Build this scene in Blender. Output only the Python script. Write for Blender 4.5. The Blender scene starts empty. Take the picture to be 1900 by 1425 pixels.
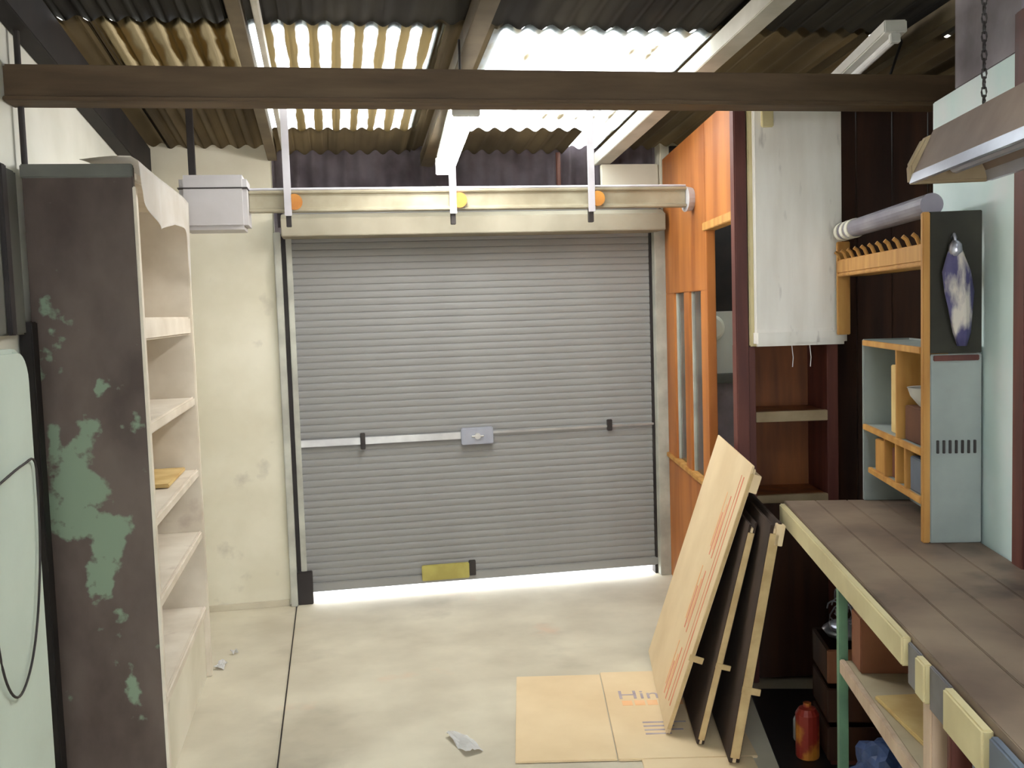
import bpy, bmesh, math, random
from mathutils import Vector, Matrix
random.seed(7)
S = bpy.context.scene
COL = S.collection

# ------------------------------------------------------------------ camera
def cam_setup():
    pitch, roll, yaw = (math.radians(v) for v in (4.3, -1.82, 10.2))
    w = Vector((math.sin(yaw)*math.cos(pitch), math.cos(yaw)*math.cos(pitch), -math.sin(pitch)))
    r = w.cross(Vector((0, 0, 1))).normalized(); u = r.cross(w)
    r2 = r*math.cos(roll) + u*math.sin(roll); u2 = -r*math.sin(roll) + u*math.cos(roll)
    cd = bpy.data.cameras.new('camera'); c = bpy.data.objects.new('camera', cd); COL.objects.link(c)
    m = Matrix((r2, u2, -w)).transposed().to_4x4(); m.translation = (0, 0, 1.65)
    c.matrix_world = m
    cd.sensor_fit = 'HORIZONTAL'; cd.sensor_width = 36; cd.lens = 36*1830/1900; cd.clip_start = .02
    S.camera = c
cam_setup()

# ------------------------------------------------------------------ daylight and exposure
W = bpy.data.worlds.new('overcast_sky'); S.world = W; W.use_nodes = True
bg = W.node_tree.nodes['Background']; bg.inputs[0].default_value = (.90, .95, 1.0, 1); bg.inputs[1].default_value = 5.0
vs = S.view_settings
vs.view_transform = 'Standard'; vs.look = 'None'; vs.gamma = 1; vs.use_curve_mapping = False; vs.exposure = 1.5

# ------------------------------------------------------------------ helpers
def lin(c):
    return tuple((v/12.92 if v <= .04045 else ((v+.055)/1.055)**2.4) for v in (x/255 for x in c))
def mat(name, c1, c2=None, scale=6, rough=.7, metal=0, bump=.0, stretch=(1, 1, 1), spot=None, spec=.4, detail=5, contrast=(.35, .65)):
    """principled material, two tones mixed by noise, optional (colour, scale, lo, hi) spots; colours in sRGB 0-255"""
    m = bpy.data.materials.new(name); m.use_nodes = True
    nt = m.node_tree; N = nt.nodes; L = nt.links
    p = N['Principled BSDF']; p.inputs['Roughness'].default_value = rough; p.inputs['Metallic'].default_value = metal
    p.inputs['Specular IOR Level'].default_value = spec
    tc = N.new('ShaderNodeTexCoord'); mp = N.new('ShaderNodeMapping'); mp.inputs['Scale'].default_value = stretch
    L.new(tc.outputs['Object'], mp.inputs['Vector'])
    n = N.new('ShaderNodeTexNoise'); n.inputs['Scale'].default_value = scale; n.inputs['Detail'].default_value = detail
    L.new(mp.outputs['Vector'], n.inputs['Vector'])
    r = N.new('ShaderNodeValToRGB')
    r.color_ramp.elements[0].position, r.color_ramp.elements[1].position = contrast
    r.color_ramp.elements[0].color = (*lin(c2 or c1), 1); r.color_ramp.elements[1].color = (*lin(c1), 1)
    L.new(n.outputs['Fac'], r.inputs['Fac']); out = r.outputs['Color']
    for k, sp in enumerate(spot if isinstance(spot, list) else ([spot] if spot else [])):
        n2 = N.new('ShaderNodeTexNoise'); n2.inputs['Scale'].default_value = sp[1]; n2.inputs['Detail'].default_value = 6
        mp2 = N.new('ShaderNodeMapping'); mp2.inputs['Location'].default_value = (3.1*k+1.7, 5.3, 2.2*k)
        if len(sp) > 4: mp2.inputs['Scale'].default_value = sp[4]
        L.new(tc.outputs['Object'], mp2.inputs['Vector']); L.new(mp2.outputs['Vector'], n2.inputs['Vector'])
        r2 = N.new('ShaderNodeValToRGB'); r2.color_ramp.elements[0].position = sp[2]; r2.color_ramp.elements[1].position = sp[3]
        L.new(n2.outputs['Fac'], r2.inputs['Fac'])
        mx = N.new('ShaderNodeMix'); mx.data_type = 'RGBA'; mx.inputs['B'].default_value = (*lin(sp[0]), 1)
        L.new(r2.outputs['Color'], mx.inputs['Factor']); L.new(out, mx.inputs['A']); out = mx.outputs['Result']
    L.new(out, p.inputs['Base Color'])
    if bump:
        b = N.new('ShaderNodeBump'); b.inputs['Strength'].default_value = bump; b.inputs['Distance'].default_value = .01
        L.new(n.outputs['Fac'], b.inputs['Height']); L.new(b.outputs['Normal'], p.inputs['Normal'])
    return m
def emis(name, col, s):
    m = bpy.data.materials.new(name); m.use_nodes = True; p = m.node_tree.nodes['Principled BSDF']
    p.inputs['Base Color'].default_value = (.9, .9, .9, 1)
    p.inputs['Emission Color'].default_value = (*col, 1); p.inputs['Emission Strength'].default_value = s
    return m
def glass(name, col=(.8, .85, .85), rough=.05):
    m = bpy.data.materials.new(name); m.use_nodes = True; p = m.node_tree.nodes['Principled BSDF']
    p.inputs['Base Color'].default_value = (*col, 1); p.inputs['Transmission Weight'].default_value = 1
    p.inputs['Roughness'].default_value = rough; p.inputs['IOR'].default_value = 1.2
    return m

def add_box(bm, lo, hi, rot=None, piv=None):
    vs_ = [bm.verts.new((x, y, z)) for x in (lo[0], hi[0]) for y in (lo[1], hi[1]) for z in (lo[2], hi[2])]
    for f in ((0, 1, 3, 2), (4, 6, 7, 5), (0, 4, 5, 1), (2, 3, 7, 6), (0, 2, 6, 4), (1, 5, 7, 3)):
        bm.faces.new([vs_[i] for i in f])
    if rot is not None:
        bmesh.ops.rotate(bm, verts=vs_, cent=piv or lo, matrix=rot)
    return vs_
def add_tube(bm, pts, rad, seg=10, caps=True):
    pts = [Vector(p) for p in pts]; rads = rad if isinstance(rad, (list, tuple)) else [rad]*len(pts)
    rings = []; up = Vector((0, 0, 1))
    for i, p in enumerate(pts):
        t = (pts[min(i+1, len(pts)-1)] - pts[max(i-1, 0)]).normalized()
        a = t.cross(up if abs(t.z) < .95 else Vector((1, 0, 0))).normalized(); b = t.cross(a)
        rings.append([bm.verts.new(p + (a*math.cos(2*math.pi*k/seg) + b*math.sin(2*math.pi*k/seg))*rads[i]) for k in range(seg)])
    for r0, r1 in zip(rings, rings[1:]):
        for k in range(seg):
            bm.faces.new((r0[k], r0[(k+1) % seg], r1[(k+1) % seg], r1[k]))
    if caps: bm.faces.new(rings[0][::-1]); bm.faces.new(rings[-1])
def add_prism(bm, prof, axis, a0, a1):
    """extrude a 2D polygon along an axis ('x': prof is (y,z); 'y': (x,z); 'z': (x,y))"""
    def P(q, a): return {'x': (a, q[0], q[1]), 'y': (q[0], a, q[1]), 'z': (q[0], q[1], a)}[axis]
    v0 = [bm.verts.new(P(q, a0)) for q in prof]; v1 = [bm.verts.new(P(q, a1)) for q in prof]
    n = len(prof)
    for k in range(n): bm.faces.new((v0[k], v0[(k+1) % n], v1[(k+1) % n], v1[k]))
    bm.faces.new(v0[::-1]); bm.faces.new(v1)
def add_lathe(bm, prof, c=(0, 0, 0), seg=20):
    rings = [[bm.verts.new((c[0]+r*math.cos(2*math.pi*k/seg), c[1]+r*math.sin(2*math.pi*k/seg), c[2]+z)) for k in range(seg)] for r, z in prof]
    for r0, r1 in zip(rings, rings[1:]):
        for k in range(seg): bm.faces.new((r0[k], r0[(k+1) % seg], r1[(k+1) % seg], r1[k]))
    bm.faces.new(rings[0][::-1]); bm.faces.new(rings[-1])
def obj(name, bm, m, parent=None, smooth=False, bevel=0, loc=None, kind=None, label=None):
    bmesh.ops.recalc_face_normals(bm, faces=bm.faces)
    if bevel: bmesh.ops.bevel(bm, geom=list(bm.edges), offset=bevel, segments=2, affect='EDGES', clamp_overlap=True)
    me = bpy.data.meshes.new(name); bm.to_mesh(me); bm.free()
    if smooth:
        for f in me.polygons: f.use_smooth = True
    me.materials.append(m)
    o = bpy.data.objects.new(name, me); COL.objects.link(o); o.parent = parent
    if loc: o.location = loc
    if kind: o['kind'] = kind
    if label: o['label'] = label
    return o
def box(name, lo, hi, m, parent=None, bevel=.003, **k):
    bm = bmesh.new(); add_box(bm, lo, hi); return obj(name, bm, m, parent, bevel=bevel, **k)
def inst(src, name, parent, loc, rot=None):
    o = bpy.data.objects.new(name, src.data); COL.objects.link(o); o.parent = parent; o.location = loc
    if rot: o.rotation_euler = rot
    return o
def tag(o, label, cat, group=None):
    o['label'] = label; o['category'] = cat
    if group: o['group'] = group
    return o
def thing(name, label, cat, loc=(0, 0, 0), rz=0, group=None):
    o = bpy.data.objects.new(name, None); COL.objects.link(o); o.empty_display_size = .1
    o.location = loc; o.rotation_euler = (0, 0, rz)
    return tag(o, label, cat, group)
def struct(o): o['kind'] = 'structure'; return o
def sroot(name, loc=(0, 0, 0), rz=0):
    o = bpy.data.objects.new(name, None); COL.objects.link(o); o.location = loc; o.rotation_euler = (0, 0, rz); return struct(o)

# the right-hand side of the shop is not square to the shutter wall: two local frames
AB = math.radians(15.4); OB = (1.645, 3.437)     # bench and the wall behind it (x = away from the aisle, y = towards the shutter)
AP = math.radians(9.3);  OP = (1.99, 5.75)       # timber partition
def fr(o, a, x, y, z=0):
    return (o[0] + x*math.cos(a) + y*math.sin(a), o[1] - x*math.sin(a) + y*math.cos(a), z)
def Bp(x, y, z=0): return fr(OB, AB, x, y, z)
def Pp(x, y, z=0): return fr(OP, AP, x, y, z)

# ------------------------------------------------------------------ materials
m_floor = mat('concrete_floor', (204, 195, 174), (180, 170, 150), 2.2, .75, bump=.15, spot=[((150, 140, 124), 1.6, .58, .8), ((206, 172, 146), 2.6, .66, .82)], detail=8)
m_out = mat('outside_concrete', (205, 205, 205), (190, 190, 190), 2, .9)
m_wallw = mat('cream_painted_wall', (226, 220, 202), (210, 203, 182), 2.5, .8, bump=.08, spot=[((136, 126, 120), 3.2, .62, .80)])
m_wallmint = mat('mint_white_wall', (240, 240, 230), (228, 228, 216), 3, .8)
m_cladding = mat('grey_cladding', (150, 140, 148), (116, 106, 112), 5, .7, spot=((98, 86, 92), 3, .55, .75))
m_sheet = mat('dirty_fibre_cement', (112, 98, 72), (76, 64, 44), 3, .9, stretch=(1, .3, 1))
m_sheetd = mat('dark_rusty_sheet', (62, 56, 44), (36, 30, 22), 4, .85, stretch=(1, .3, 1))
m_beam = mat('brown_painted_beam', (104, 84, 62), (78, 60, 42), 5, .7, stretch=(.4, 3, 3))
m_rafter = mat('olive_rafter', (112, 98, 76), (88, 76, 58), 5, .7)
m_white_lit_rafter = mat('white_lit_rafter', (196, 190, 178), (170, 164, 150), 5, .6)
m_slat = mat('grey_shutter_steel', (147, 146, 144), (136, 134, 133), 1.6, .7, metal=.0, spec=.2, stretch=(.6, 1, 1.5))
m_bar = mat('bright_steel', (190, 188, 184), (165, 162, 160), 6, .35, metal=.5)
m_guide = mat('pale_guide_rail', (190, 190, 178), (160, 158, 148), 7, .5)
m_dark = mat('dark_metal', (52, 46, 44), (36, 30, 30), 8, .6)
m_lockbox = mat('lock_grey', (160, 162, 172), (146, 148, 158), 8, .45, metal=.3)
m_yellow = mat('yellow_plate', (178, 168, 92), (160, 148, 78), 8, .6)
m_track = mat('beige_track', (164, 156, 134), (144, 134, 112), 7, .5)
m_strap = mat('white_steel_strap', (196, 192, 198), (176, 172, 176), 7, .5)
m_clamp = mat('orange_clamp', (196, 136, 60), (170, 108, 46), 9, .6)
m_drive = mat('pale_grey_enamel', (196, 192, 194), (184, 180, 180), 4, .5)
m_hood = mat('hood_beige', (162, 154, 136), (142, 134, 116), 3, .7)
m_shelfw = mat('dirty_white_shelf', (224, 214, 198), (206, 194, 176), 5, .6, spot=((170, 150, 138), 5, .62, .8))
m_cloth = mat('white_cloth', (236, 232, 226), (224, 218, 208), 5, .9, bump=.2)
m_mint = mat('pale_mint_paint', (206, 218, 206), (196, 208, 196), 3, .5, spot=((176, 160, 128), 2.2, .64, .8, (1, 2.5, .5)))
m_plankd = mat('black_plank', (40, 34, 32), (26, 22, 22), 7, .7)
m_greyb = mat('grey_green_board', (112, 112, 104), (92, 92, 86), 4, .7)
m_part = mat('orange_plywood', (186, 116, 54), (150, 84, 34), 3, .5, stretch=(2, 2, .35), detail=7, bump=.05)
m_maroon = mat('maroon_timber', (104, 56, 46), (82, 40, 34), 6, .55, stretch=(3, 3, .4))
m_walnut = mat('dark_brown_panelling', (70, 40, 22), (46, 24, 13), 4, .6, stretch=(4, 4, .35))
m_bookback = mat('brown_bookcase_back', (132, 74, 32), (98, 52, 22), 5, .6, stretch=(3, 3, .4))
m_paleedge = mat('pale_shelf_edge', (168, 148, 118), (140, 120, 92), 6, .7)
m_box_w = mat('stained_white_paint', (244, 239, 232), (232, 225, 216), 4, .6, spot=[((150, 140, 134), 9, .60, .78, (2.2, 2.2, .5))], stretch=(3, 3, .5))
m_cream = mat('cream_paint', (218, 204, 160), (204, 188, 142), 5, .6)
m_bench = mat('worn_brown_worktop', (136, 116, 98), (100, 82, 70), 3.5, .55, bump=.1, spot=((64, 52, 46), 4, .58, .78))
m_fascia = mat('cream_fascia', (206, 192, 150), (186, 170, 130), 5, .6)
m_fascg = mat('grey_fascia', (120, 116, 118), (96, 92, 94), 6, .6)
m_green = mat('green_steel', (98, 136, 108), (80, 112, 92), 8, .5)
m_pink = mat('raw_pinkish_wood', (196, 172, 150), (176, 150, 128), 6, .7, stretch=(3, 3, .5))
m_lshelf = mat('beige_lower_shelf', (190, 174, 146), (166, 150, 122), 4, .7)
m_terra = mat('terracotta_carton', (142, 92, 66), (122, 74, 52), 5, .8)
m_teal = mat('pale_teal_paint', (222, 238, 238), (206, 226, 226), 3, .6, spot=((232, 232, 236), 3, .5, .75))
m_gpanel = mat('grey_green_paint', (152, 158, 154), (136, 142, 140), 5, .55, spot=((96, 100, 98), 7, .66, .82))
m_orange = mat('raw_orange_wood', (196, 146, 78), (170, 118, 56), 6, .6, stretch=(3, 3, .5))
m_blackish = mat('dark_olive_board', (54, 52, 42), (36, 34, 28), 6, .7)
m_card = mat('cardboard', (222, 198, 160), (210, 184, 146), 3, .85, stretch=(1, 1, 1))
m_cardd = mat('cardboard_edge', (200, 172, 126), (176, 148, 104), 14, .9)
m_shadecard = mat('shaded_card', (66, 50, 40), (50, 36, 28), 6, .85)  # dark tone puts the deep shade between the leaning bundles into their plies
m_red = mat('red_print', (214, 120, 96), (224, 150, 120), 9, .85)
m_orangep = mat('orange_print', (228, 168, 116), (230, 184, 140), 9, .85)
m_purple = mat('grey_purple_print', (150, 136, 146), (178, 164, 166), 14, .85)
m_paper = mat('white_paper', (240, 238, 236), (228, 226, 224), 9, .8)
m_black = mat('black_rubber', (26, 24, 24), None, 9, .5)
m_hoodb = mat('brown_lamp_hood', (136, 116, 104), (112, 92, 82), 5, .5)
m_silver = mat('silver_reflector', (190, 190, 202), (168, 168, 182), 6, .3, metal=.6)
m_pipe = mat('grey_pipe', (146, 140, 150), (122, 116, 128), 6, .4, metal=.2)
m_ring = mat('cream_ring', (230, 226, 210), None, 6, .5)
m_blue = mat('blue_plastic', (70, 92, 140), (52, 68, 108), 9, .4)
m_rag = mat('blue_grey_cloth', (96, 92, 130), (70, 66, 104), 8, .9, spot=((206, 196, 186), 12, .5, .62, (1.5, 1.5, .5)))
m_tan = mat('tan_paper', (214, 186, 128), (196, 162, 104), 9, .8)
m_brownbox = mat('dark_brown_box', (96, 58, 34), (78, 44, 26), 6, .7)
m_bowl = mat('white_enamel', (214, 212, 208), (200, 198, 194), 6, .35)
m_slate = mat('slate_blue_drawer', (104, 112, 124), (88, 94, 106), 6, .6)
m_office = mat('office_grey_wall', (206, 206, 196), (190, 190, 180), 3, .8)
m_amber = mat('red_yellow_tin', (190, 120, 48), (140, 44, 34), 9, .4, contrast=(.45, .55))
m_wire = mat('silver_wire', (196, 196, 210), None, 6, .3, metal=.8)
m_glass = glass('grey_window_glass', (.85, .88, .9), .25)
m_lamp = emis('lit_fluorescent', (1.0, .98, .94), 20)
m_batten = mat('white_batten', (226, 224, 218), (214, 212, 204), 6, .5)

def translucent(name, col, dirt, stripe, lo=.36):
    """weathered translucent roof sheeting with dirt lying along the corrugation valleys"""
    m = bpy.data.materials.new(name); m.use_nodes = True; nt = m.node_tree; N = nt.nodes; L = nt.links
    N.remove(N['Principled BSDF']); out = N['Material Output']
    tr = N.new('ShaderNodeBsdfTranslucent'); tr.inputs[0].default_value = (*col, 1)
    df = N.new('ShaderNodeBsdfDiffuse'); df.inputs[0].default_value = (*lin(dirt), 1)
    tc = N.new('ShaderNodeTexCoord'); sx = N.new('ShaderNodeSeparateXYZ'); L.new(tc.outputs['Object'], sx.inputs[0])
    mu = N.new('ShaderNodeMath'); mu.operation = 'MULTIPLY'; mu.inputs[1].default_value = 2*math.pi/PITCH; L.new(sx.outputs['X'], mu.inputs[0])
    sn = N.new('ShaderNodeMath'); sn.operation = 'SINE'; L.new(mu.outputs[0], sn.inputs[0])
    nz = N.new('ShaderNodeTexNoise'); nz.inputs['Scale'].default_value = 5; nz.inputs['Detail'].default_value = 6; L.new(tc.outputs['Object'], nz.inputs['Vector'])
    ma = N.new('ShaderNodeMath'); ma.operation = 'MULTIPLY_ADD'; ma.inputs[1].default_value = .5*stripe; ma.inputs[2].default_value = .0
    L.new(sn.outputs[0], ma.inputs[0])
    ad = N.new('ShaderNodeMath'); ad.operation = 'ADD'; L.new(ma.outputs[0], ad.inputs[0]); L.new(nz.outputs['Fac'], ad.inputs[1])
    rp = N.new('ShaderNodeValToRGB'); rp.color_ramp.elements[0].position = lo; rp.color_ramp.elements[1].position = lo+.24
    L.new(ad.outputs[0], rp.inputs['Fac'])
    mx = N.new('ShaderNodeMixShader'); L.new(rp.outputs['Color'], mx.inputs[0]); L.new(df.outputs[0], mx.inputs[1]); L.new(tr.outputs[0], mx.inputs[2])
    L.new(mx.outputs[0], out.inputs['Surface'])
    return m
PITCH = .089
m_sky_clear = translucent('translucent_sheet_clean', (.85, .88, .86), (190, 182, 160), .35, .18)
m_sky_str = translucent('translucent_sheet_striped', (.80, .82, .80), (150, 136, 104), 1.1, .34)
m_sky_dirty = translucent('translucent_sheet_brown', (.10, .075, .04), (112, 96, 66), .5)

# ------------------------------------------------------------------ floor (two slabs, recessed joint)
fl = sroot('floor')
box('slab', (-1.2, -3, -.15), (-.275, 5.9, 0), m_floor, fl, bevel=.004)
box('slab', (-.268, -3, -.15), (3.7, 5.9, 0), m_floor, fl, bevel=.004)
box('joint_filler', (-.28, -3, -.15), (-.26, 5.9, -.012), m_dark, fl, bevel=0)
struct(box('floor_yard', (-6, 5.9, -.2), (9, 16, -.02), m_out, bevel=0))
struct(box('floor_forecourt', (-8, -12, -.2), (9, -3.0, -.01), m_out, bevel=0))

# ------------------------------------------------------------------ walls
YW = 5.75
struct(box('wall_left', (-1.16, -2.6, 0), (-1.0, 5.95, 3.3), m_wallmint, bevel=0))
wf = sroot('wall_unseen')  # unseen rear wall, added to cut low daylight; its doorway lets some in
box('pier', (-1.16, -2.75, 0), (-.5, -2.6, 3.35), m_wallw, wf, bevel=0); box('pier', (1.0, -2.75, 0), (3.7, -2.6, 3.35), m_wallw, wf, bevel=0); box('lintel', (-.5, -2.75, 2.2), (1.0, -2.6, 3.35), m_wallw, wf, bevel=0)
struct(box('wall_far_right', (3.6, -2.6, 0), (3.7, 5.95, 3.3), m_wallw, bevel=0))
wb = sroot('wall_back')
box('pier', (-1.0, 5.70, 0), (-.30, 5.95, 2.62), m_wallw, wb, bevel=.004)
box('pier', (1.985, 5.76, 0), (3.6, 5.95, 2.9), m_wallw, wb, bevel=.004)
box('lintel', (-.30, 5.86, 2.10), (1.985, 5.95, 2.62), m_cladding, wb, bevel=0)
box('baseboard_back', (-1.0, 5.685, 0), (-.31, 5.70, .035), m_floor, None, bevel=.002)['kind'] = 'structure'
# corrugated cladding above the shutter
def corr_mesh(x0, x1, y0, y1, zf, amp=.011, per=8, th=0):
    bm = bmesh.new(); n = int((x1-x0)/PITCH*per); rows = []
    for y in (y0, y1):
        rows.append([bm.verts.new((x0+(x1-x0)*i/n, y, zf(y)+amp*math.sin(2*math.pi*(x0+(x1-x0)*i/n)/PITCH))) for i in range(n+1)])
    for i in range(n): bm.faces.new((rows[0][i], rows[0][i+1], rows[1][i+1], rows[1][i]))
    ext = bmesh.ops.solidify(bm, geom=list(bm.faces), thickness=.004)
    return bm
bm = corr_mesh(-.28, 1.96, 2.16, 2.62, lambda y: 0)
bmesh.ops.rotate(bm, verts=bm.verts, cent=(0, 0, 0), matrix=Matrix.Rotation(math.pi/2, 3, 'X'))
obj('cladding_sheet', bm, m_cladding, wb, smooth=True, loc=(0, 5.83, 0))
# service pipe on the cladding and cream plaster patch at its right end
struct(box('trim_1', (1.62, 5.775, 2.17), (1.98, 5.80, 2.50), m_wallw, bevel=.006))
bm = bmesh.new(); add_tube(bm, [(1.36, 5.78, 2.22), (1.36, 5.78, 2.57)], .014, 10)
tag(obj('wall_pipe', bm, mat('rust_pipe', (98, 62, 50), (76, 44, 36), 8, .6)), 'thin rust-brown pipe running up the cladding above the roller shutter', 'pipe')

# ------------------------------------------------------------------ roof
ZR = lambda y: 3.0875 - .09*y
roof = sroot('ceiling')
def sheet(x0, x1, y0, y1, m, name='roof_sheet', dz=0):
    # corrugations centred on the sheet's own origin, so that the dirt stripes follow them
    o = obj(name, corr_mesh(x0, x1, y0, y1, lambda y: ZR(y)+.03+dz), m, roof, smooth=True); return o
YL = 3.92
xs = [-1.16, -.31, .6, 1.6, 2.5, 3.6]
for i in range(5):
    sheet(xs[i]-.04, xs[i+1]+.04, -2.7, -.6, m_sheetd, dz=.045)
    sheet(xs[i]-.04, xs[i+1]+.04, -.7, 1.7, m_sky_clear if i in (1, 2) else m_sheetd, 'skylight_sheet' if i in (1, 2) else 'roof_sheet', dz=.03)  # this pair of skylight sheets is unseen, added to brighten the room
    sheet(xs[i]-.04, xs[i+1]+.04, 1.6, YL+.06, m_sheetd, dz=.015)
sheet(-1.16, -.80, YL, 5.97, m_sheet)
sheet(-.84, -.31, YL, 4.75, m_sky_dirty, 'skylight_sheet')
sheet(-.84, -.27, 4.70, 5.97, m_sheet, dz=-.01)
sheet(-.31, .49, YL, 5.40, m_sky_str, 'skylight_sheet')
sheet(.45, .72, YL, 5.97, m_sheet, dz=.012)
sheet(.68, 1.62, YL, 5.40, m_sky_clear, 'skylight_sheet')
sheet(-.31, .49, 5.35, 5.97, m_sheet, dz=-.01); sheet(.68, 1.40, 5.35, 5.97, m_sheet, dz=-.01)
sheet(1.38, 1.62, 5.36, 5.78, m_sky_clear, 'skylight_sheet', dz=.004)
sheet(1.58, 2.30, YL, 5.97, m_sheet, dz=.012); 
sheet(2.26, 2.92, YL, 4.75, m_sheet); sheet(2.26, 2.92, 4.7, 5.97, m_sky_clear, 'skylight_sheet', dz=-.01); sheet(2.88, 3.6, YL, 5.97, m_sheet, dz=.012)  # translucent sheet here is hidden from view, added to light the office
def rafter(x, w, m, y0=-2.6, y1=5.84, h=.075):
    bm = bmesh.new(); vs_ = add_box(bm, (x-w/2, y0, 0), (x+w/2, y1, h))
    for v in vs_: v.co.z += ZR(v.co.y)-h+.012
    obj('rafter', bm, m, roof, bevel=.003)
rafter(-.285, .05, m_rafter, y1=5.68); rafter(-.215, .022, m_white_lit_rafter, y1=5.68, h=.06); rafter(.585, .075, m_rafter); rafter(1.64, .09, m_white_lit_rafter); rafter(2.42, .06, m_rafter); rafter(-.965, .07, m_plankd, h=.17)  # thin pale strip beside the left rafter is its lit flank, put into colour
box('beam', (-1.0, 3.45, 2.378), (2.40, 3.53, 2.485), m_beam, roof, bevel=.006)
box('beam_flange', (-1.0, 3.43, 2.366), (2.40, 3.55, 2.380), m_beam, roof, bevel=.003)
for y in (4.62, 2.2, .6):
    box('purlin', (-1.0, y-.03, ZR(y)-.055), (3.6, y+.03, ZR(y)+.004), m_beam, roof, bevel=.003)

# ------------------------------------------------------------------ roller shutter
sh = sroot('door_1')
X0, X1, NS, P0, SP = -.215, 1.925, 51, .105, .0400
prof = [(-.003, 0), (-.0055, .007), (-.0065, .018), (-.0058, .029), (-.0035, .0365), (.002, .0395), (.005, .047), (.008, .047), (.006, .036), (.0, .031), (-.0025, .026), (-.003, .018), (-.002, .009), (.002, .003)]
bm = bmesh.new(); add_prism(bm, prof, 'x', X0, X1)
s0 = obj('slat', bm, m_slat, sh, loc=(0, YW, P0))
for k in range(1, NS): inst(s0, 'slat', sh, (0, YW, P0+k*SP))
bm = bmesh.new(); add_prism(bm, [(-.018, .055), (.018, .055), (.018, .105), (-.018, .105)], 'x', X0, X1)
br = obj('bottom_rail', bm, m_slat, sh, loc=(0, YW, 0), bevel=.004)
# guides
def guide(x0, x1, name, m, y0, y1):
    box(name, (x0, y0, .0), (x1, y1, 2.12), m, sh, bevel=.004)
guide(-.30, -.262, 'guide_rail', m_guide, 5.66, 5.82); guide(-.262, -.235, 'guide_channel', m_dark, 5.72, 5.82); guide(-.237, -.205, 'guide_rail', m_guide, 5.70, 5.718)
guide(1.912, 1.982, 'guide_rail', m_guide, 5.68, 5.82); guide(1.895, 1.915, 'guide_channel', m_dark, 5.735, 5.80)
box('guide_foot', (-.262, 5.68, 0), (-.175, 5.715, .19), m_dark, sh, bevel=.004)
# locking bar, lock case, brackets, lifting plate
lb = box('lock_bar', (X0, 5.722, .902), (.72, 5.732, .942), m_bar, sh, bevel=.003)
box('lock_bar', (.90, 5.724, .925), (1.90, 5.732, .938), m_bar, sh, bevel=.002)
box('keeper', (.130, 5.706, .875), (.158, 5.735, .968), m_dark, sh, bevel=.003)
box('keeper', (1.605, 5.712, .905), (1.635, 5.735, .972), m_dark, sh, bevel=.003)
lc = box('lock_case', (.715, 5.700, .868), (.905, 5.733, .968), m_lockbox, sh, bevel=.006)
bm = bmesh.new(); add_tube(bm, [(.81, 5.703, .918), (.81, 5.685, .918)], .018, 14); obj('lock_cylinder', bm, m_bar, lc, smooth=False)
bm = bmesh.new(); add_tube(bm, [(.775, 5.69, .918), (.845, 5.69, .918)], .006, 8); obj('turn_handle', bm, m_bar, lc)
lp = box('lifting_plate', (.455, 5.705, .075), (.735, 5.733, .165), m_yellow, sh, bevel=.004)
box('plate_bracket', (.735, 5.71, .085), (.775, 5.733, .175), m_dark, sh, bevel=.003)
# hood over the coil
bm = bmesh.new()
add_prism(bm, [(5.52, 2.085), (5.80, 2.085), (5.80, 2.21), (5.58, 2.21), (5.52, 2.18)], 'x', -.25, 1.93)
obj('hood', bm, m_hood, sh, bevel=.004)
bm = bmesh.new(); add_tube(bm, [(-.24, 5.69, 2.25), (1.92, 5.69, 2.25)], .055, 20); obj('coil', bm, m_slat, sh, smooth=False)

# ------------------------------------------------------------------ overhead track with straps
tr = thing('overhead_track', 'long beige overhead track hung on white straps in front of the roller shutter', 'track', (0, 4.85, 2.145))
bm = bmesh.new()
add_prism(bm, [(-.03, 0), (.03, 0), (.03, .10), (-.03, .10), (-.03, .088), (-.012, .080), (-.012, .02), (-.03, .012)], 'x', -.36, 1.80)
obj('rail', bm, m_track, tr, bevel=.003)
bm = bmesh.new(); add_tube(bm, [(-.36, -.012, .108), (1.80, -.012, .108)], .006, 8); obj('top_wire', bm, m_strap, tr)
for x in (-.18, .604, 1.298):
    top = ZR(4.85) - 2.145 - .01
    st = box('hanger_strap', (x-.017, -.045, -.02), (x+.017, -.037, top), m_strap, tr, bevel=.001)
    bm = bmesh.new(); add_tube(bm, [(x+.03, -.044, .045), (x+.03, -.030, .045)], .038, 16); obj('clamp', bm, m_clamp, tr)
    box('drop_bracket', (x-.012, -.03, -.07), (x+.012, .0, .0), m_dark, tr, bevel=.002)
bm = bmesh.new(); add_tube(bm, [(1.80, 0, .04), (1.835, 0, .04)], [.065, .058], 18); obj('end_cap', bm, m_drive, tr)
dv = box('drive_box', (-.66, -.12, -.085), (-.36, .12, .165), m_drive, tr, bevel=.02)
box('cover_seam', (-.665, -.124, .10), (-.355, .124, .106), m_dark, dv, bevel=.001)
box('mount', (-.625, -.02, .16), (-.595, .02, ZR(4.85)-2.145-.0), m_dark, tr, bevel=.003)

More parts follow.
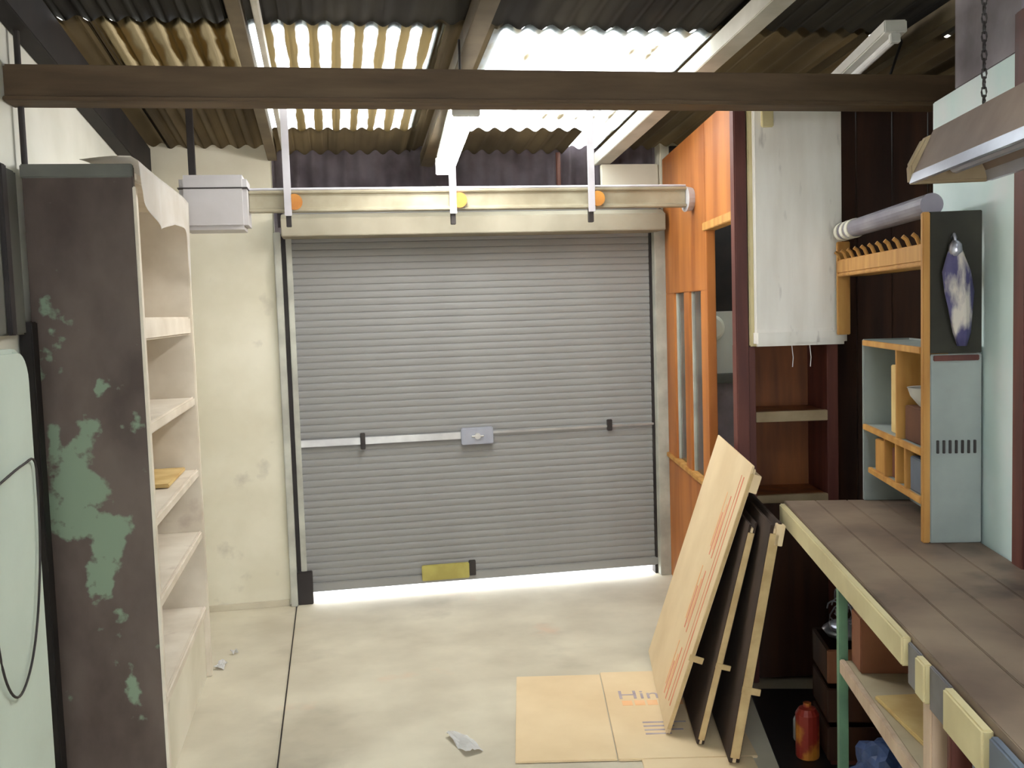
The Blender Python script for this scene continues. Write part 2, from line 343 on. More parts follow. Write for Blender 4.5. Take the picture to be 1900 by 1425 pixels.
# ------------------------------------------------------------------ lit fluorescent lamp
def lamp_on():
    a = Vector((.522, 3.68, 0)); b = Vector((.625, 5.25, 0)); L = (b-a).length
    t = thing('fluorescent_lamp', 'lit fluorescent batten hanging under the roof beam in front of the shutter', 'lamp', (a.x, a.y, 2.40), -math.atan2(b.x-a.x, b.y-a.y))
    box('housing', (-.045, 0, .03), (.045, L, .075), m_batten, t, bevel=.006)
    bm = bmesh.new()
    add_prism(bm, [(-.05, .03), (-.046, .0), (-.03, -.02), (0, -.028), (.03, -.02), (.046, .0), (.05, .03)], 'y', .02, L-.02)
    obj('diffuser', bm, m_lamp, t, smooth=False)
    for y in (0, L-.02): box('end_cap', (-.052, y, -.03), (.052, y+.02, .06), m_batten, t, bevel=.004)
    for y in (.25, .74, L-.25):
        bm = bmesh.new(); zt = ZR(a.y+y)-2.40-.02
        add_tube(bm, [(0, y, .07), (0, y, zt)], .005, 8); obj('suspension_rod', bm, m_dark, t)
lamp_on()
# unlit battens on the dark part of the roof
def batten(p, q, label, drop=.03):
    p, q = Vector(p), Vector(q); L = (q-p).length
    t = thing('ceiling_batten', label, 'lamp', p, 0)
    d = q-p; t.rotation_euler = (math.atan2(d.z, math.hypot(d.x, d.y)), 0, -math.atan2(d.x, d.y))
    box('housing', (-.045, 0, -.03), (.045, L, .02), m_batten, t, bevel=.005)
    bm = bmesh.new(); add_tube(bm, [(0, .03, -.048), (0, L-.03, -.048)], .016, 12); obj('tube', bm, m_paper, t)
    for y in (.005, L-.03): box('socket', (-.02, y, -.066), (.02, y+.025, -.03), m_batten, t, bevel=.003)
batten((2.20, 3.58, ZR(3.58)-.06), (2.32, 4.28, ZR(4.28)-.06), 'unlit white batten fixed to the roof above the white box cabinet')
batten((2.72, 3.45, ZR(3.45)-.06), (2.97, 4.22, ZR(4.22)-.06), 'unlit white batten in the dark roof corner above the teal wall')
bm = bmesh.new(); add_tube(bm, [(2.30, 3.75, 2.74), (2.36, 3.80, 2.70), (2.40, 3.95, 2.60), (2.41, 4.05, 2.50), (2.45, 4.28, 2.57)], .006, 8)
tag(obj('loose_wire', bm, m_black, smooth=True), 'loose black wire drooping from the roof beside the beam', 'wire')

# ------------------------------------------------------------------ left shelving unit
def end_panel_mat():
    m = mat('peeling_brown_paint', (98, 84, 76), (70, 56, 50), 5, .6, stretch=(1, 1, .6), detail=8, bump=.1)
    nt = m.node_tree; N = nt.nodes; L = nt.links; p = N['Principled BSDF']
    base = p.inputs['Base Color'].links[0].from_socket
    tc = [n for n in N if n.type == 'TEX_COORD'][0]
    sx = N.new('ShaderNodeSeparateXYZ'); L.new(tc.outputs['Object'], sx.inputs[0])
    # patch centres on the panel: (x, z, rx, rz, weight)
    acc = None
    for cx, cz, rx, rz, wgt in ((-.87, 1.05, .09, .20, .52), (-.79, .90, .08, .14, .55), (-.83, 1.24, .06, .08, .42), (-.91, 1.60, .06, .12, .38), (-.78, 1.47, .02, .10, .30), (-.73, .42, .02, .09, .30), (-.93, 1.25, .03, .15, .36)):
        def mth(op, a, b):
            n = N.new('ShaderNodeMath'); n.operation = op
            for i, v in enumerate((a, b)):
                if isinstance(v, (int, float)): n.inputs[i].default_value = v
                elif v is not None: L.new(v, n.inputs[i])
            return n.outputs[0]
        dx = mth('DIVIDE', mth('SUBTRACT', sx.outputs['X'], cx), rx); dz = mth('DIVIDE', mth('SUBTRACT', sx.outputs['Z'], cz), rz)
        d = mth('ADD', mth('MULTIPLY', dx, dx), mth('MULTIPLY', dz, dz))
        g = mth('MULTIPLY', mth('POWER', 2.718, mth('MULTIPLY', d, -.8)), wgt)
        acc = g if acc is None else mth('MAXIMUM', acc, g)
    nz = N.new('ShaderNodeTexNoise'); nz.inputs['Scale'].default_value = 11; nz.inputs['Detail'].default_value = 6
    L.new(tc.outputs['Object'], nz.inputs['Vector'])
    s = mth('SUBTRACT', mth('MULTIPLY', mth('ADD', acc, mth('MULTIPLY', nz.outputs['Fac'], 1.5)), 8.0), 8.0)
    rp = N.new('ShaderNodeValToRGB'); rp.color_ramp.elements[0].position = .1; rp.color_ramp.elements[1].position = .9
    L.new(s, rp.inputs['Fac'])
    mx = N.new('ShaderNodeMix'); mx.data_type = 'RGBA'; mx.inputs['B'].default_value = (*lin((122, 138, 116)), 1)
    L.new(rp.outputs['Color'], mx.inputs['Factor']); L.new(base, mx.inputs['A']); L.new(mx.outputs['Result'], p.inputs['Base Color'])
    return m
m_endp = end_panel_mat()
u = thing('shelving_unit', 'tall steel shelving unit with peeling brown end panel and dirty white shelves', 'shelves', (0, 0, 0))
XL, XR, YA, YB = -.978, -.631, 3.50, 4.67
box('end_panel', (XL, YA, 0), (XR, YA+.03, 2.17), m_endp, u, bevel=.005, label='brown end panel with peeling green patches')
box('panel_edge', (XR-.004, YA-.004, 0), (XR+.006, YA+.034, 2.10), m_shelfw, u, bevel=.003)
box('top_cap', (XL-.004, YA-.006, 2.13), (XR, YA+.02, 2.175), m_greyb, u, bevel=.004)
box('end_panel', (XL, YB-.03, 0), (XR+.012, YB, 2.17), m_shelfw, u, bevel=.004)
box('back_panel', (XL, YA+.03, .0), (XL+.012, YB-.03, 2.17), m_shelfw, u, bevel=.001)
for z, lip in ((.335, .035), (.685, .035), (.97, .035), (1.30, .04), (1.66, .075), (2.15, .03)):
    s = box('shelf', (XL+.012, YA+.03, z-.018), (XR-.01, YB-.03, z), m_shelfw, u, bevel=.002)
    box('shelf_lip', (XR-.014, YA+.03, z-lip), (XR+.004, YB-.03, z+.004), m_shelfw, s, bevel=.007)
box('kick_board', (XR-.03, YA+.03, 0), (XR-.012, YB-.03, .30), m_wallw, u, bevel=.003)
# draped white cloth over the front top edge
def cloth():
    bm = bmesh.new(); ny, nu = 40, 16; g = []
    for i in range(ny+1):
        t = i/ny; y = YA-.03+t*(YB-YA-.0)
        drop = .09+.13*min(1, t*3)*(.7+.3*math.sin(5*t+1)) + .22*max(0, (t-.80)/.20)**2
        row = []
        for j in range(nu+1):
            q = j/nu
            if q < .35: x = XR-.16+.18*q/.35; z = 2.185+.012*math.sin(9*t+6*q)
            else:
                k = (q-.35)/.65; x = XR+.024+.008*math.sin(22*t+2)*k; z = 2.185-drop*k
            row.append(bm.verts.new((x, y, z)))
        g.append(row)
    for i in range(ny):
        for j in range(nu): bm.faces.new((g[i][j], g[i+1][j], g[i+1][j+1], g[i][j+1]))
    bmesh.ops.solidify(bm, geom=list(bm.faces), thickness=.012)
    return bm
tag(obj('dust_cloth', cloth(), m_cloth, smooth=True), 'white cloth draped over the top front edge of the shelving unit', 'cloth')
tag(box('carton_sheet', (-.93, 4.15, .974), (-.68, 4.60, .99), m_tan, bevel=.003), 'flat tan cardboard piece lying on a middle shelf of the shelving unit', 'cardboard')

# things between the shelving unit and the left edge
bm = bmesh.new(); R_ = .10; pr_ = [(2.2, .0), (3.10, .0)]
for k in range(7):
    a_ = k/6*math.pi/2; pr_.append((3.10-R_+R_*math.cos(a_), 1.585-R_+R_*math.sin(a_)))
pr_.append((2.2, 1.585))
add_prism(bm, pr_, 'x', -.985, -.88)
tag(obj('mint_panel', bm, m_mint, bevel=.02, smooth=False), 'thick pale mint panel with a rounded corner standing against the left wall', 'panel')
tag(box('dark_plank', (-.995, 3.42, 0), (-.955, 3.485, 1.66), m_plankd, bevel=.004), 'narrow black plank standing between the mint panel and the shelving unit', 'plank')
t = thing('switch_board', 'grey-green flat board fixed to the wall above the mint panel', 'board', (-1.0, 3.2, 1.62))
box('backboard', (.002, -.22, 0), (.03, .215, .52), m_greyb, t, bevel=.006)
box('cover_strip', (.03, .02, .0), (.045, .07, .52), m_dark, t, bevel=.004)
bm = bmesh.new(); add_tube(bm, [(-.975, 3.535, 2.16), (-.975, 3.535, 2.45), (-.975, 3.54, 2.74)], .010, 10)
tag(obj('conduit', bm, m_dark), 'thin dark conduit rising to the roof behind the shelving unit', 'pipe')
bm = bmesh.new()
pts = [(-.871, 2.60, 1.30), (-.871, 2.63, 1.0), (-.871, 2.66, .80), (-.871, 2.72, .69), (-.871, 2.80, .655), (-.871, 2.90, .70), (-.871, 2.98, .80), (-.871, 3.04, .95), (-.871, 3.065, 1.10), (-.871, 3.06, 1.25), (-.871, 2.95, 1.26), (-.871, 2.75, 1.24), (-.871, 2.60, 1.22)]
def smoothpts(p, n=5):
    p = [Vector(q) for q in p]; out = []
    for i in range(len(p)-1):
        a, b, c, d = p[max(i-1, 0)], p[i], p[i+1], p[min(i+2, len(p)-1)]
        for k in range(n):
            s = k/n; out.append(.5*((2*b)+(c-a)*s+(2*a-5*b+4*c-d)*s*s+(3*b-a-3*c+d)*s**3))
    return out+[p[-1]]
add_tube(bm, smoothpts(pts), .0035, 8)
tag(obj('hanging_cable', bm, m_dark, smooth=True), 'thin dark cable hanging in a loop over the mint panel', 'cable')

# ------------------------------------------------------------------ timber partition with windows and doorway (frame P)
pw = sroot('wall_right', (OP[0], OP[1], 0), -AP)
T = .034
def pb(name, y0, y1, z0, z1, m, x0=0, x1=T, bevel=.003): return box(name, (x0, y0, z0), (x1, y1, z1), m, pw, bevel=bevel)
pb('lower_panel', -1.20, -.02, 0, .745, m_part)
pb('upper_panel', -1.20, -.02, 1.715, 2.52, m_part)
pb('door_header', -1.80, -1.20, 2.02, 2.52, m_part)
pb('stile', -.33, -.02, .745, 1.715, m_part); pb('stile', -.77, -.62, .745, 1.715, m_part); pb('stile', -1.20, -1.06, .745, 1.715, m_part)
pb('door_jamb', -1.245, -1.19, 0, 2.04, m_part, -.006, T+.002); pb('head_trim', -1.80, -1.19, 2.0, 2.04, m_orange, -.014, T+.01)
pb('sill_rail', -1.19, -.02, .735, .76, m_orange, -.015, T)
def win(y0, y1, n):
    r = sroot(n, (OP[0], OP[1], 0), -AP)
    box('pane', (.022, y0, .76), (.028, y1, 1.715), m_glass, r, bevel=0)
    box('window_frame', (.012, y0, .76), (.04, y0+.018, 1.715), m_maroon, r, bevel=.002); box('window_frame', (.012, y1-.018, .76), (.04, y1, 1.715), m_guide, r, bevel=.002)
win(-.62, -.33, 'window_1'); win(-1.06, -.77, 'window_2')
pb('corner_post', -1.87, -1.80, 0, 2.52, m_maroon, -.022, .03, .005)
# rooms beyond the partition
wo = sroot('wall_office', (0, 0, 0))
box('plaster', (2.04, 5.735, 1.22), (3.6, 5.757, 1.60), m_office, wo, bevel=0); box('dado', (2.04, 5.735, 0), (3.6, 5.757, 1.16), m_cladding, wo, bevel=0)
box('ledge', (2.04, 5.69, 1.16), (3.6, 5.757, 1.22), m_greyb, wo, bevel=.004); box('dark_panel', (2.04, 5.735, 1.60), (3.6, 5.757, 2.6), m_plankd, wo, bevel=0)
bm = bmesh.new(); add_lathe(bm, [(.075, 0), (.08, .01), (.075, .02), (.06, .024)], seg=28)
bmesh.ops.rotate(bm, verts=bm.verts, cent=(0, 0, 0), matrix=Matrix.Rotation(math.pi/2, 3, 'X'))
tag(obj('wall_disc', bm, m_ring, loc=(2.285, 5.734, 1.50), smooth=False), 'pale round disc on the far wall seen through the open doorway', 'disc')
# dark brown panelling closing the recess behind the bench
w2 = sroot('wall_recess', (OB[0], OB[1], 0), -AB)
for k in range(7):
    box('board', (.80, -.85+k*.22, 0), (.82, -.635+k*.22, 2.52), m_walnut, w2, bevel=.003)
w3 = sroot('wall_recess_end', (OP[0], OP[1], 0), -AP)
for k in range(4): box('board', (.43+k*.16, -1.60, 0), (.585+k*.16, -1.58, 2.52), m_walnut, w3, bevel=.003)

# ------------------------------------------------------------------ bookcase and white box cabinet (frame P)
b = thing('bookcase', 'maroon bookcase with brown back standing below the white box cabinet', 'bookcase', Pp(.035, -1.84), -AP)
box('side_panel', (0, .0, 0), (.03, .28, 1.462), m_maroon, b, bevel=.003); box('side_panel', (.335, -.0, 0), (.382, .28, 1.462), m_maroon, b, bevel=.003)
box('back_panel', (.03, .262, 0), (.335, .275, 1.462), m_bookback, b, bevel=0)
box('shade_door', (.03, .004, .02), (.335, .02, .79), m_walnut, b, bevel=.003)  # dark door added so the bookcase foot reads as deep shade
for z, h in ((.42, .025), (.82, .025), (1.18, .035)):
    s = box('shelf', (.03, .025, z-h), (.335, .262, z), m_bookback, b, bevel=.002)
    if z > .5: box('shelf_edge', (.03, -.004, z-h-.006), (.335, .025, z+.003), m_paleedge, s, bevel=.002)
w = thing('box_cabinet', 'tall dirty white box cabinet with cream side standing on the maroon bookcase', 'cabinet', Pp(.035, -1.88, 1.464), -AP)
box('carcass', (0, 0.012, 0), (.375, .30, 1.06), m_cream, w, bevel=.005)
box('front_panel', (.018, -.012, .01), (.385, .012, 1.05), m_box_w, w, bevel=.006)
box('bottom_lip', (.012, -.03, -.0), (.40, .012, .07), m_box_w, w, bevel=.012)
for x in (.17, .245):
    bm = bmesh.new(); add_tube(bm, [(x, -.012, .0), (x+.004, -.016, -.05), (x+.002, -.012, -.09)], .0018, 6); obj('loose_thread', bm, m_paper, w)
box('top_hook', (.05, -.03, .90), (.10, -.012, 1.0), m_cream, w, bevel=.004)

# ------------------------------------------------------------------ workbench (frame B)
wk = thing('workbench', 'long workbench with worn brown top and cream fascia along the right wall', 'workbench', Bp(0, 0), -AB)
for k in range(4):   # top planks
    x0 = k*.116; box('top_plank', (x0+.001, -3.1, .865), (x0+.115, 0.0, .90), m_bench, wk, bevel=.002)
box('fascia', (-.022, -1.535, .828), (-.0, -.03, .896), m_fascia, wk, bevel=.004)
box('fascia_block', (-.02, -1.68, .80), (.0, -1.62, .885), m_fascia, wk, bevel=.004)
box('fascia_gap_board', (-.008, -1.62, .79), (.0, -1.535, .885), m_fascg, wk, bevel=.002)
box('fascia_gap_board', (-.008, -1.80, .79), (.0, -1.68, .885), m_fascg, wk, bevel=.002)
box('fascia', (-.022, -2.00, .80), (.0, -1.80, .885), m_fascia, wk, bevel=.004)
box('fascia', (-.018, -2.22, .80), (.0, -2.02, .885), m_slate, wk, bevel=.004)
box('fascia', (-.022, -3.1, .80), (.0, -2.24, .885), m_fascia, wk, bevel=.004)
box('leg', (0, -.86, 0), (.026, -.825, .865), m_green, wk, bevel=.003, label='thin green steel leg')
box('leg', (0, -1.66, 0), (.045, -1.61, .80), m_pink, wk, bevel=.004)
box('leg', (.41, -.86, 0), (.45, -.82, .865), m_green, wk, bevel=.003); box('leg', (.41, -1.66, 0), (.45, -1.61, .865), m_pink, wk, bevel=.004)
box('leg', (.38, -.10, 0), (.44, -.03, .865), m_walnut, wk, bevel=.004); box('leg', (0, -3.0, 0), (.05, -2.95, .80), m_pink, wk, bevel=.004); box('leg', (.41, -3.0, 0), (.45, -2.95, .865), m_pink, wk, bevel=.004)
ls = box('lower_shelf', (.014, -1.60, .572), (.43, -.87, .60), m_lshelf, wk, bevel=.002); box('shelf_edge', (-.002, -1.60, .562), (.014, -.87, .604), m_pink, ls, bevel=.003)
box('lower_shelf', (.014, -2.94, .525), (.43, -1.725, .55), m_lshelf, wk, bevel=.002)
box('shade_board', (.36, -.80, .0), (.372, -.03, .86), m_blackish, wk, bevel=.002)  # dark board added to deepen the shade under the bench end
box('side_board', (.02, -1.72, .0), (.44, -1.70, .79), m_maroon, wk, bevel=.003)
box('back_board', (.45, -3.1, .0), (.464, -.3, .80), m_walnut, wk, bevel=.002)

t = thing('carton', 'terracotta-brown carton with a dark hand hole on the lower bench shelf', 'box', Bp(.03, -.98, .601), -AB)
box('body', (0, 0, 0), (.30, .10, .16), m_terra, t, bevel=.004)
bm = bmesh.new(); add_tube(bm, [(.10, -.002, .08), (.10, .003, .08)], .022, 16); o = obj('hand_hole', bm, m_black, t)
tag(box('cardboard_pad', (.0, .0, 0), (.22, .34, .012), m_tan, None, bevel=.003), 'thin tan pad lying on the lower bench shelf', 'pad').location = Bp(.06, -1.50, .601)
bpy.data.objects['cardboard_pad'].rotation_euler.z = -AB+.12
# items below the far end of the bench
mt = box('shade_mat', (-.08, -.80, 0), (.355, .42, .006), m_black, bevel=.002); mt.location = Bp(0, 0, .0008); mt.rotation_euler.z = -AB  # black mat added to darken the floor like the shade under the bench
tag(mt, 'black mat added as shade on the floor below the workbench beside the cardboard', 'mat')
t = thing('wooden_crate', 'dark wooden crate on the floor below the far end of the workbench', 'crate', Bp(.09, -.30, .008), -AB)
for z in (.02, .16, .30): box('slat', (0, 0, z), (.25, .012, z+.12), m_terra if z > .2 else m_walnut, t, bevel=.003); box('slat', (0, .238, z), (.25, .25, z+.12), m_walnut, t, bevel=.003); box('slat', (-.0, .012, z), (.012, .238, z+.12), m_walnut, t, bevel=.003)
box('base_board', (.012, .012, .0), (.25, .238, .02), m_maroon, t, bevel=.002); box('slat', (.238, .012, .02), (.25, .238, .42), m_maroon, t, bevel=.003)
bm = bmesh.new()
for k in range(9):
    c = Vector((random.uniform(-.05, .05), random.uniform(-.06, .06), .05+random.uniform(-.02, .05))); r = random.uniform(.035, .075); ax = random.uniform(0, 3)
    pts = [c+Vector((r*math.cos(q)*math.cos(ax), r*math.cos(q)*math.sin(ax), r*.8*math.sin(q))) for q in [i/10*5.4 for i in range(11)]]
    add_tube(bm, pts, .0028, 6)
add_lathe(bm, [(.07, -.02), (.085, 0), (.06, .02), (.02, .03)], seg=14)
tag(obj('wire_coil', bm, m_wire, smooth=True, loc=Bp(.19, -.15, .455)), 'tangle of silvery wire on the wooden crate below the bench', 'wire')
bm = bmesh.new(); add_lathe(bm, [(.032, 0), (.034, .006), (.034, .075), (.03, .085), (.02, .088), (.02, .105)], seg=16)
tag(obj('plastic_jar', bm, m_bowl, smooth=True, loc=Bp(.045, -.08, .008)), 'small white jar on the shade mat beside the wooden crate', 'jar')
bm = bmesh.new(); add_lathe(bm, [(.04, 0), (.042, .005), (.042, .16), (.03, .18), (.014, .185), (.014, .20)], seg=16)
tag(obj('paint_tin', bm, m_amber, smooth=False, loc=Bp(.035, -.22, .008)), 'red and yellow tin on the shade mat beside the wooden crate', 'tin')
def crumple(name, loc, s, m, seed, sub=3, amp=.35, flat=.6):
    rnd = random.Random(seed); bm = bmesh.new(); bmesh.ops.create_icosphere(bm, subdivisions=sub, radius=1)
    from mathutils import noise
    for v in bm.verts:
        n = noise.noise(v.co*1.7+Vector((seed, 0, 0)))+.5*noise.noise(v.co*4+Vector((0, seed, 0)))
        v.co *= 1+amp*n; v.co.z = max(v.co.z*flat, -flat*.75); v.co = Vector((v.co.x*s[0], v.co.y*s[1], v.co.z*s[2]))
    zmin = min(v.co.z for v in bm.verts)
    for v in bm.verts: v.co.z -= zmin
    return obj(name, bm, m, loc=loc)
tag(crumple('plastic_bag', Bp(.22, -.62, .008), (.12, .15, .20), m_blue, 4, sub=4, amp=.35), 'crumpled blue plastic bag on the floor under the lower bench shelf', 'bag')
t = thing('capped_bottle', 'small brown bottle with violet cap on the near shelf inside the workbench', 'bottle', Bp(.06, -1.79, .553), -AB)
bm = bmesh.new(); add_lathe(bm, [(.038, 0), (.040, .006), (.040, .10), (.024, .125), (.015, .135)], seg=16); obj('body', bm, m_terra, t, smooth=True)
bm = bmesh.new(); add_lathe(bm, [(.018, .135), (.020, .138), (.020, .18), (.014, .186)], seg=14); obj('cap', bm, m_slate, t, smooth=False)

# ------------------------------------------------------------------ teal wall behind the bench (frame B)
tw = sroot('wall_teal', (OB[0], OB[1], 0), -AB)
box('sheet', (.470, -.924, 0), (.53, -.225, 2.305), m_teal, tw, bevel=.004)
box('upper_board', (.475, -.924, 2.306), (.52, -.42, 2.72), m_cladding, tw, bevel=.003)
box('post', (.455, -1.0, 0), (.54, -.926, 2.40), m_maroon, tw, bevel=.004)
box('sheet', (.470, -3.2, 0), (.53, -1.002, 2.40), m_walnut, tw, bevel=.004)

# cubby shelf standing on the bench against the teal wall
cb = thing('cubby_shelf', 'grey-green cubby shelf with raw orange edges standing on the workbench', 'shelf', Bp(.29, -.69, .901), -AB)
D = .172
ep = box('end_panel', (.022, 0, 0), (D, .018, .575), m_gpanel, cb, bevel=.003)
box('front_edge', (.0, -.002, 0), (.022, .020, 1.0), m_orange, cb, bevel=.003)
box('upper_board', (.022, .002, .578), (D, .016, 1.0), m_blackish, cb, bevel=.002)
box('hand_rail', (.03, -.008, .555), (D-.01, .0, .572), m_maroon, cb, bevel=.002)
for k in range(7): box('pin', (.04+k*.018, -.006, .275), (.047+k*.018, .001, .315), m_dark, ep, bevel=.001)
box('far_panel', (0.0, .672, 0), (D, .690, .60), m_gpanel, cb, bevel=.003)
box('back_panel', (D-.008, .018, 0), (D, .672, .60), m_gpanel, cb, bevel=0)
for z, y0, y1 in ((.595, .018, .672), (.285, .018, .672), (.135, .018, .60)):
    s = box('shelf', (.008, y0, z-.016), (D-.008, y1, z), m_gpanel, cb, bevel=.001); box('shelf_edge', (-.004, y0, z-.018), (.01, y1, z+.002), m_orange, s, bevel=.002)
box('divider', (.0, .262, .285), (D-.008, .278, .58), m_orange, cb, bevel=.002)
for y in (.17, .27, .40): box('divider', (.0, y, .135), (D-.008, y+.016, .268), m_orange, cb, bevel=.002)
def on_cub(name, label, cat, lo, hi, m, bevel=.003):
    o = box(name, (0, 0, 0), tuple(h-l for l, h in zip(lo, hi)), m, bevel=bevel); o.location = Bp(.29+lo[0], -.69+lo[1], .901+lo[2]); o.rotation_euler.z = -AB
    return tag(o, label, cat)
on_cub('brown_carton', 'small dark brown carton in the cubby shelf under the white bowl', 'box', (.02, .05, .287), (.14, .24, .40), m_brownbox)
bm = bmesh.new(); add_lathe(bm, [(.03, 0), (.035, .004), (.06, .035), (.068, .06), (.070, .062), (.066, .060), (.055, .036), (.03, .012)], seg=24)
tag(obj('enamel_bowl', bm, m_bowl, smooth=True, loc=Bp(.29+.070, -.69+.145, .901+.402)), 'white enamel bowl resting on the dark brown carton in the cubby shelf', 'bowl')
on_cub('paper_bundle', 'bundle of tan papers standing in the cubby shelf beside the bowl', 'papers', (.03, .30, .287), (.12, .43, .52), m_tan)
on_cub('paper_stack', 'cream paper stack behind the white bowl in the cubby shelf', 'papers', (.145, .06, .287), (.16, .25, .54), m_tan)
on_cub('parts_bin', 'slate-blue parts bin in the lower row of the cubby shelf', 'bin', (.012, .19-.14, .137), (.15, .26-.10, .245), m_slate)
on_cub('wooden_box', 'small orange wooden box in the lower row of the cubby shelf', 'box', (.006, .42, .137), (.15, .54, .25), m_orange)
on_cub('dark_block', 'dark red block between the wooden dividers of the cubby shelf', 'block', (.02, .295, .137), (.15, .385, .24), m_maroon)
# rag on a hook
bm = bmesh.new(); seg = 20; rings = []
for r, z in ((.012, .0), (.022, -.03), (.034, -.08), (.036, -.14), (.030, -.20), (.022, -.26), (.012, -.30)):
    rings.append([bm.verts.new(((r*(1+.28*math.sin(5*q+z*20)))*math.cos(q)+.02*z/.3*-1, (r*.6*(1+.2*math.sin(4*q)))*math.sin(q), z)) for q in [2*math.pi*k/seg for k in range(seg)]])
for r0, r1 in zip(rings, rings[1:]):
    for k in range(seg): bm.faces.new((r0[k], r0[(k+1) % seg], r1[(k+1) % seg], r1[k]))
bm.faces.new(rings[0][::-1]); bm.faces.new(rings[-1])
t = thing('hanging_rag', 'blue-grey rag hanging from a hook on the dark upper board of the cubby shelf', 'rag', Bp(.29+.085, -.69-.028, .901+.90), -AB)
obj('cloth', bm, m_rag, t, smooth=True)
bm = bmesh.new(); add_tube(bm, [(0, .03, .02), (0, .01, .03), (0, 0, .02), (0, 0, 0)], .005, 8); add_lathe(bm, [(.014, -.035), (.02, -.02), (.018, .0), (.008, .012)], seg=12)
obj('hook', bm, m_wire, t, smooth=True)
# grey pipe and peg rack
t = thing('grey_pipe', 'fat grey pipe with three cream rings lying above the peg rack', 'pipe', Bp(.325, 0, 1.925), -AB)
bm = bmesh.new(); add_tube(bm, [(0, -.665, 0), (0, .42, 0)], .034, 20); obj('tube', bm, m_pipe, t, smooth=False)
for y in (.405, .315, .235):
    bm = bmesh.new(); add_tube(bm, [(0, y-.02, 0), (0, y+.02, 0)], .038, 20); obj('ring', bm, m_ring, t)
t = thing('peg_rack', 'orange wooden peg rack running from the bookcase to the cubby shelf', 'rack', Bp(.30, 0, 1.755), -AB)
box('rail', (0, -.666, 0), (.022, .435, .055), m_orange, t, bevel=.004); box('tray', (0, -.666, -.012), (.13, .435, .0), m_orange, t, bevel=.003)
bm = bmesh.new(); add_tube(bm, [(.012, 0, .05), (.0, 0, .078), (-.012, 0, .088)], .007, 8); pg = obj('peg', bm, m_orange, t, loc=(0, -.60, 0))
for k in range(1, 11): inst(pg, 'peg', t, (0, -.60+k*.1, 0))
box('end_block', (0.0, .41, -.25), (.05, .435, .13), m_orange, t, bevel=.003)

# ------------------------------------------------------------------ hanging trough lamp, unlit (frame B)
t = thing('trough_lamp', 'unlit brown trough lamp with silver lip hung on a chain above the workbench', 'lamp', Bp(.275, -.97, 1.955), -AB)
bm = bmesh.new(); add_prism(bm, [(-.10, .025), (-.045, .14), (.045, .14), (.10, .025), (.09, .025), (.04, .128), (-.04, .128), (-.09, .025)], 'y', -1.7, 0)
obj('hood', bm, m_hoodb, t)
bm = bmesh.new(); add_prism(bm, [(-.108, .0), (-.100, .027), (-.088, .027), (-.094, .0)], 'y', -1.7, 0); add_prism(bm, [(.108, .0), (.100, .027), (.088, .027), (.094, .0)], 'y', -1.7, 0)
obj('reflector_lip', bm, m_silver, t)
bm = bmesh.new(); add_tube(bm, [(0, -1.66, .035), (0, -.04, .035)], .017, 12); obj('tube', bm, m_silver, t)
bm = bmesh.new(); add_prism(bm, [(-.105, .0), (-.108, .05), (-.07, .12), (0, .15), (.07, .12), (.108, .05), (.105, .0)], 'y', -.004, .03); obj('end_plate', bm, m_paleedge, t, bevel=.006)
for yy in (-.23, -1.45):
    bm = bmesh.new(); zt = ZR(Bp(.275, -.97+yy)[1])-1.955; n = int((zt-.14)/.022)
    for k in range(n):
        z = .145+k*.022; a_ = (k % 2)*math.pi/2
        pts = [(.006*math.cos(q)*math.cos(a_), yy+.006*math.cos(q)*math.sin(a_), z+.014*math.sin(q)) for q in [2*math.pi*i/8 for i in range(9)]]
        add_tube(bm, pts, .0024, 5, caps=False)
    obj('chain', bm, m_dark, t)

# ------------------------------------------------------------------ cardboard
def R17(): return -math.radians(14)
def slab_on_edge(name, label, n0, ang, Ls, ln, th, group=None, printed=False, z0=.02, plies=1, dark=False):
    t = thing(name, label, 'cardboard', (n0[0], n0[1], z0), R17(), group)
    rot = Matrix.Rotation(math.radians(90-ang), 3, 'Y')
    def part(nm, lo, hi, m, bevel=.002, par=t):
        bm = bmesh.new(); vs_ = add_box(bm, lo, hi); 
        if bevel: bmesh.ops.recalc_face_normals(bm, faces=bm.faces); bmesh.ops.bevel(bm, geom=list(bm.edges), offset=bevel, segments=2, affect='EDGES', clamp_overlap=True)
        bmesh.ops.rotate(bm, verts=bm.verts, cent=(0, 0, 0), matrix=rot)
        return obj(nm, bm, m, par)
    for k in range(plies):
        off = k*(th/plies+.0015); dl = (0, -.012, .009, -.006)[k % 4]
        part('panel', (off, .004*k, 0), (off+th/plies, ln-.01*k, Ls+dl), m_shadecard if dark and k != 1 else m_card)
    part('fold_edge', (.002, -.004, .02), (th-.002, .004, Ls-.03), m_cardd, .001)
    return t, part
t, part = slab_on_edge('cardboard_sheet', 'large flattened cardboard box with red print leaning at the front of the bundle', (1.182, 3.50), 71.5, 1.08, .90, .016, plies=2)
for y0, w_ in ((.075, .012), (.125, .006)): part('red_stripe', (-.0012, y0, .08), (.0, y0+w_, 1.02), m_red, 0)
for z0, z1, y0 in ((.66, .92, .19), (.34, .60, .21), (.06, .28, .19)):
    for k in range(4):   # faded printed marks
        part('printed_mark', (-.001, y0+.03*k, z0+.03*(k % 2)), (.0, y0+.014+.03*k, z1-.04*(k % 3)), m_orangep if k % 2 else m_red, 0)
part('torn_flap', (.012, .0, .98), (.045, .12, 1.05), m_card)
part('strap_end', (-.004, -.006, .30), (.05, .0, .325), m_cardd, .001)
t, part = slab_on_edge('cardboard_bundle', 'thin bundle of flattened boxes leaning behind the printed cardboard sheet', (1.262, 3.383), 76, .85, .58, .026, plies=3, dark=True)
part('strap_end', (.0, -.008, .30), (.055, -.002, .32), m_cardd, .001)
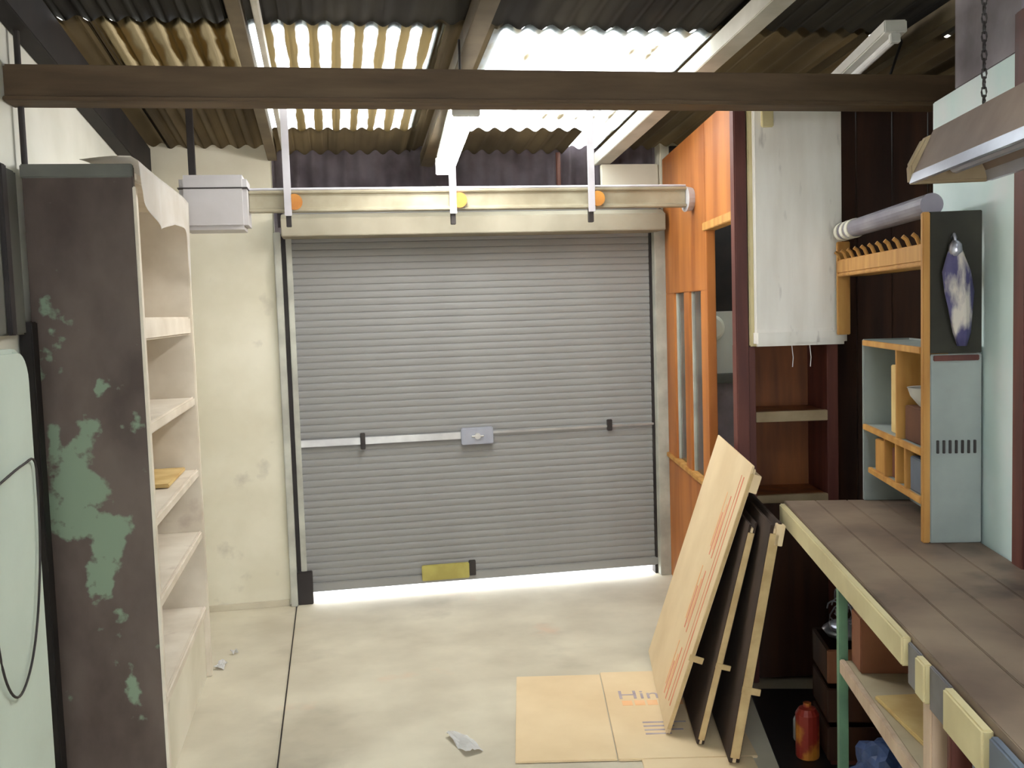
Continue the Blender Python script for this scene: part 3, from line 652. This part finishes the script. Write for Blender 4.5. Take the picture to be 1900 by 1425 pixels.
t, part = slab_on_edge('cardboard_bundle', 'thick bundle of flattened boxes with rounded top leaning next to the workbench', (1.318, 3.214), 79.5, .87, .62, .036, plies=3, dark=True)
part('torn_flap', (.02, -.004, .80), (.05, .03, .875), m_card); part('strap_end', (.0, -.008, .26), (.065, -.002, .285), m_cardd, .001)

# flat box on the floor
fa = math.radians(-10.9)
t = thing('flattened_box', 'flattened cardboard box with faded print lying on the floor by the leaning sheets', 'cardboard', (.585, 3.43, 0), fa)
box('panel', (0, 0, 0.001), (.372, .835, .009), m_card, t, bevel=.002)
pn = box('panel', (.376, -.005, .001), (.88, .855, .011), m_card, t, bevel=.002)
box('flap', (.46, -.16, .001), (.86, -.007, .010), m_card, t, bevel=.002)
def text(s, size, loc, m, parent, name='print'):
    cu = bpy.data.curves.new(name, 'FONT'); cu.body = s; cu.size = size; cu.extrude = .0003
    o = bpy.data.objects.new(name, cu); COL.objects.link(o); dg = bpy.context.evaluated_depsgraph_get()
    me = bpy.data.meshes.new_from_object(o.evaluated_get(dg)); COL.objects.unlink(o); bpy.data.objects.remove(o)
    q = bpy.data.objects.new(name, me); COL.objects.link(q); me.materials.clear(); me.materials.append(m); q.parent = parent; q.location = loc; return q
text('Hinds', .125, (.425, .545, .0114), m_purple, pn, 'printed_word')
for k in range(5): box('printed_band', (.44+k*.052, .475, .0111), (.482+k*.052, .525, .0116), m_orangep, pn, bevel=0)
for k in range(4): box('printed_line', (.50, .30-k*.035, .0111), (.50+(.17, .12, .15, .10)[k], .312-k*.035, .0116), m_purple, pn, bevel=0)

# ------------------------------------------------------------------ scraps on the floor
def scrap(loc, rz, s, label):
    bm = bmesh.new(); n = 8; g = []
    for i in range(n+1):
        g.append([bm.verts.new((s[0]*(i/n-.5), s[1]*(j/n-.5)*(1-.3*i/n), .004+.018*abs(math.sin(3.1*i/n+2*j/n))+.008*random.random())) for j in range(n+1)])
    for i in range(n):
        for j in range(n): bm.faces.new((g[i][j], g[i+1][j], g[i+1][j+1], g[i][j+1]))
    bmesh.ops.solidify(bm, geom=list(bm.faces), thickness=.002)
    o = obj('paper_scrap', bm, m_paper, loc=loc); o.rotation_euler.z = rz
    zmin = min(v.co.z for v in o.data.vertices)
    for v in o.data.vertices: v.co.z -= zmin
    return tag(o, label, 'paper', 'paper scraps on the floor')
scrap((.42, 3.64, .001), 1.9, (.20, .075), 'crumpled white paper scrap on the floor near the flattened box')
scrap((-.59, 4.76, .001), 1.4, (.09, .05), 'small white paper scrap at the foot of the shelving unit')
scrap((-.545, 4.93, .001), .6, (.03, .03), 'tiny paper shred between the shelving unit and the cream wall')
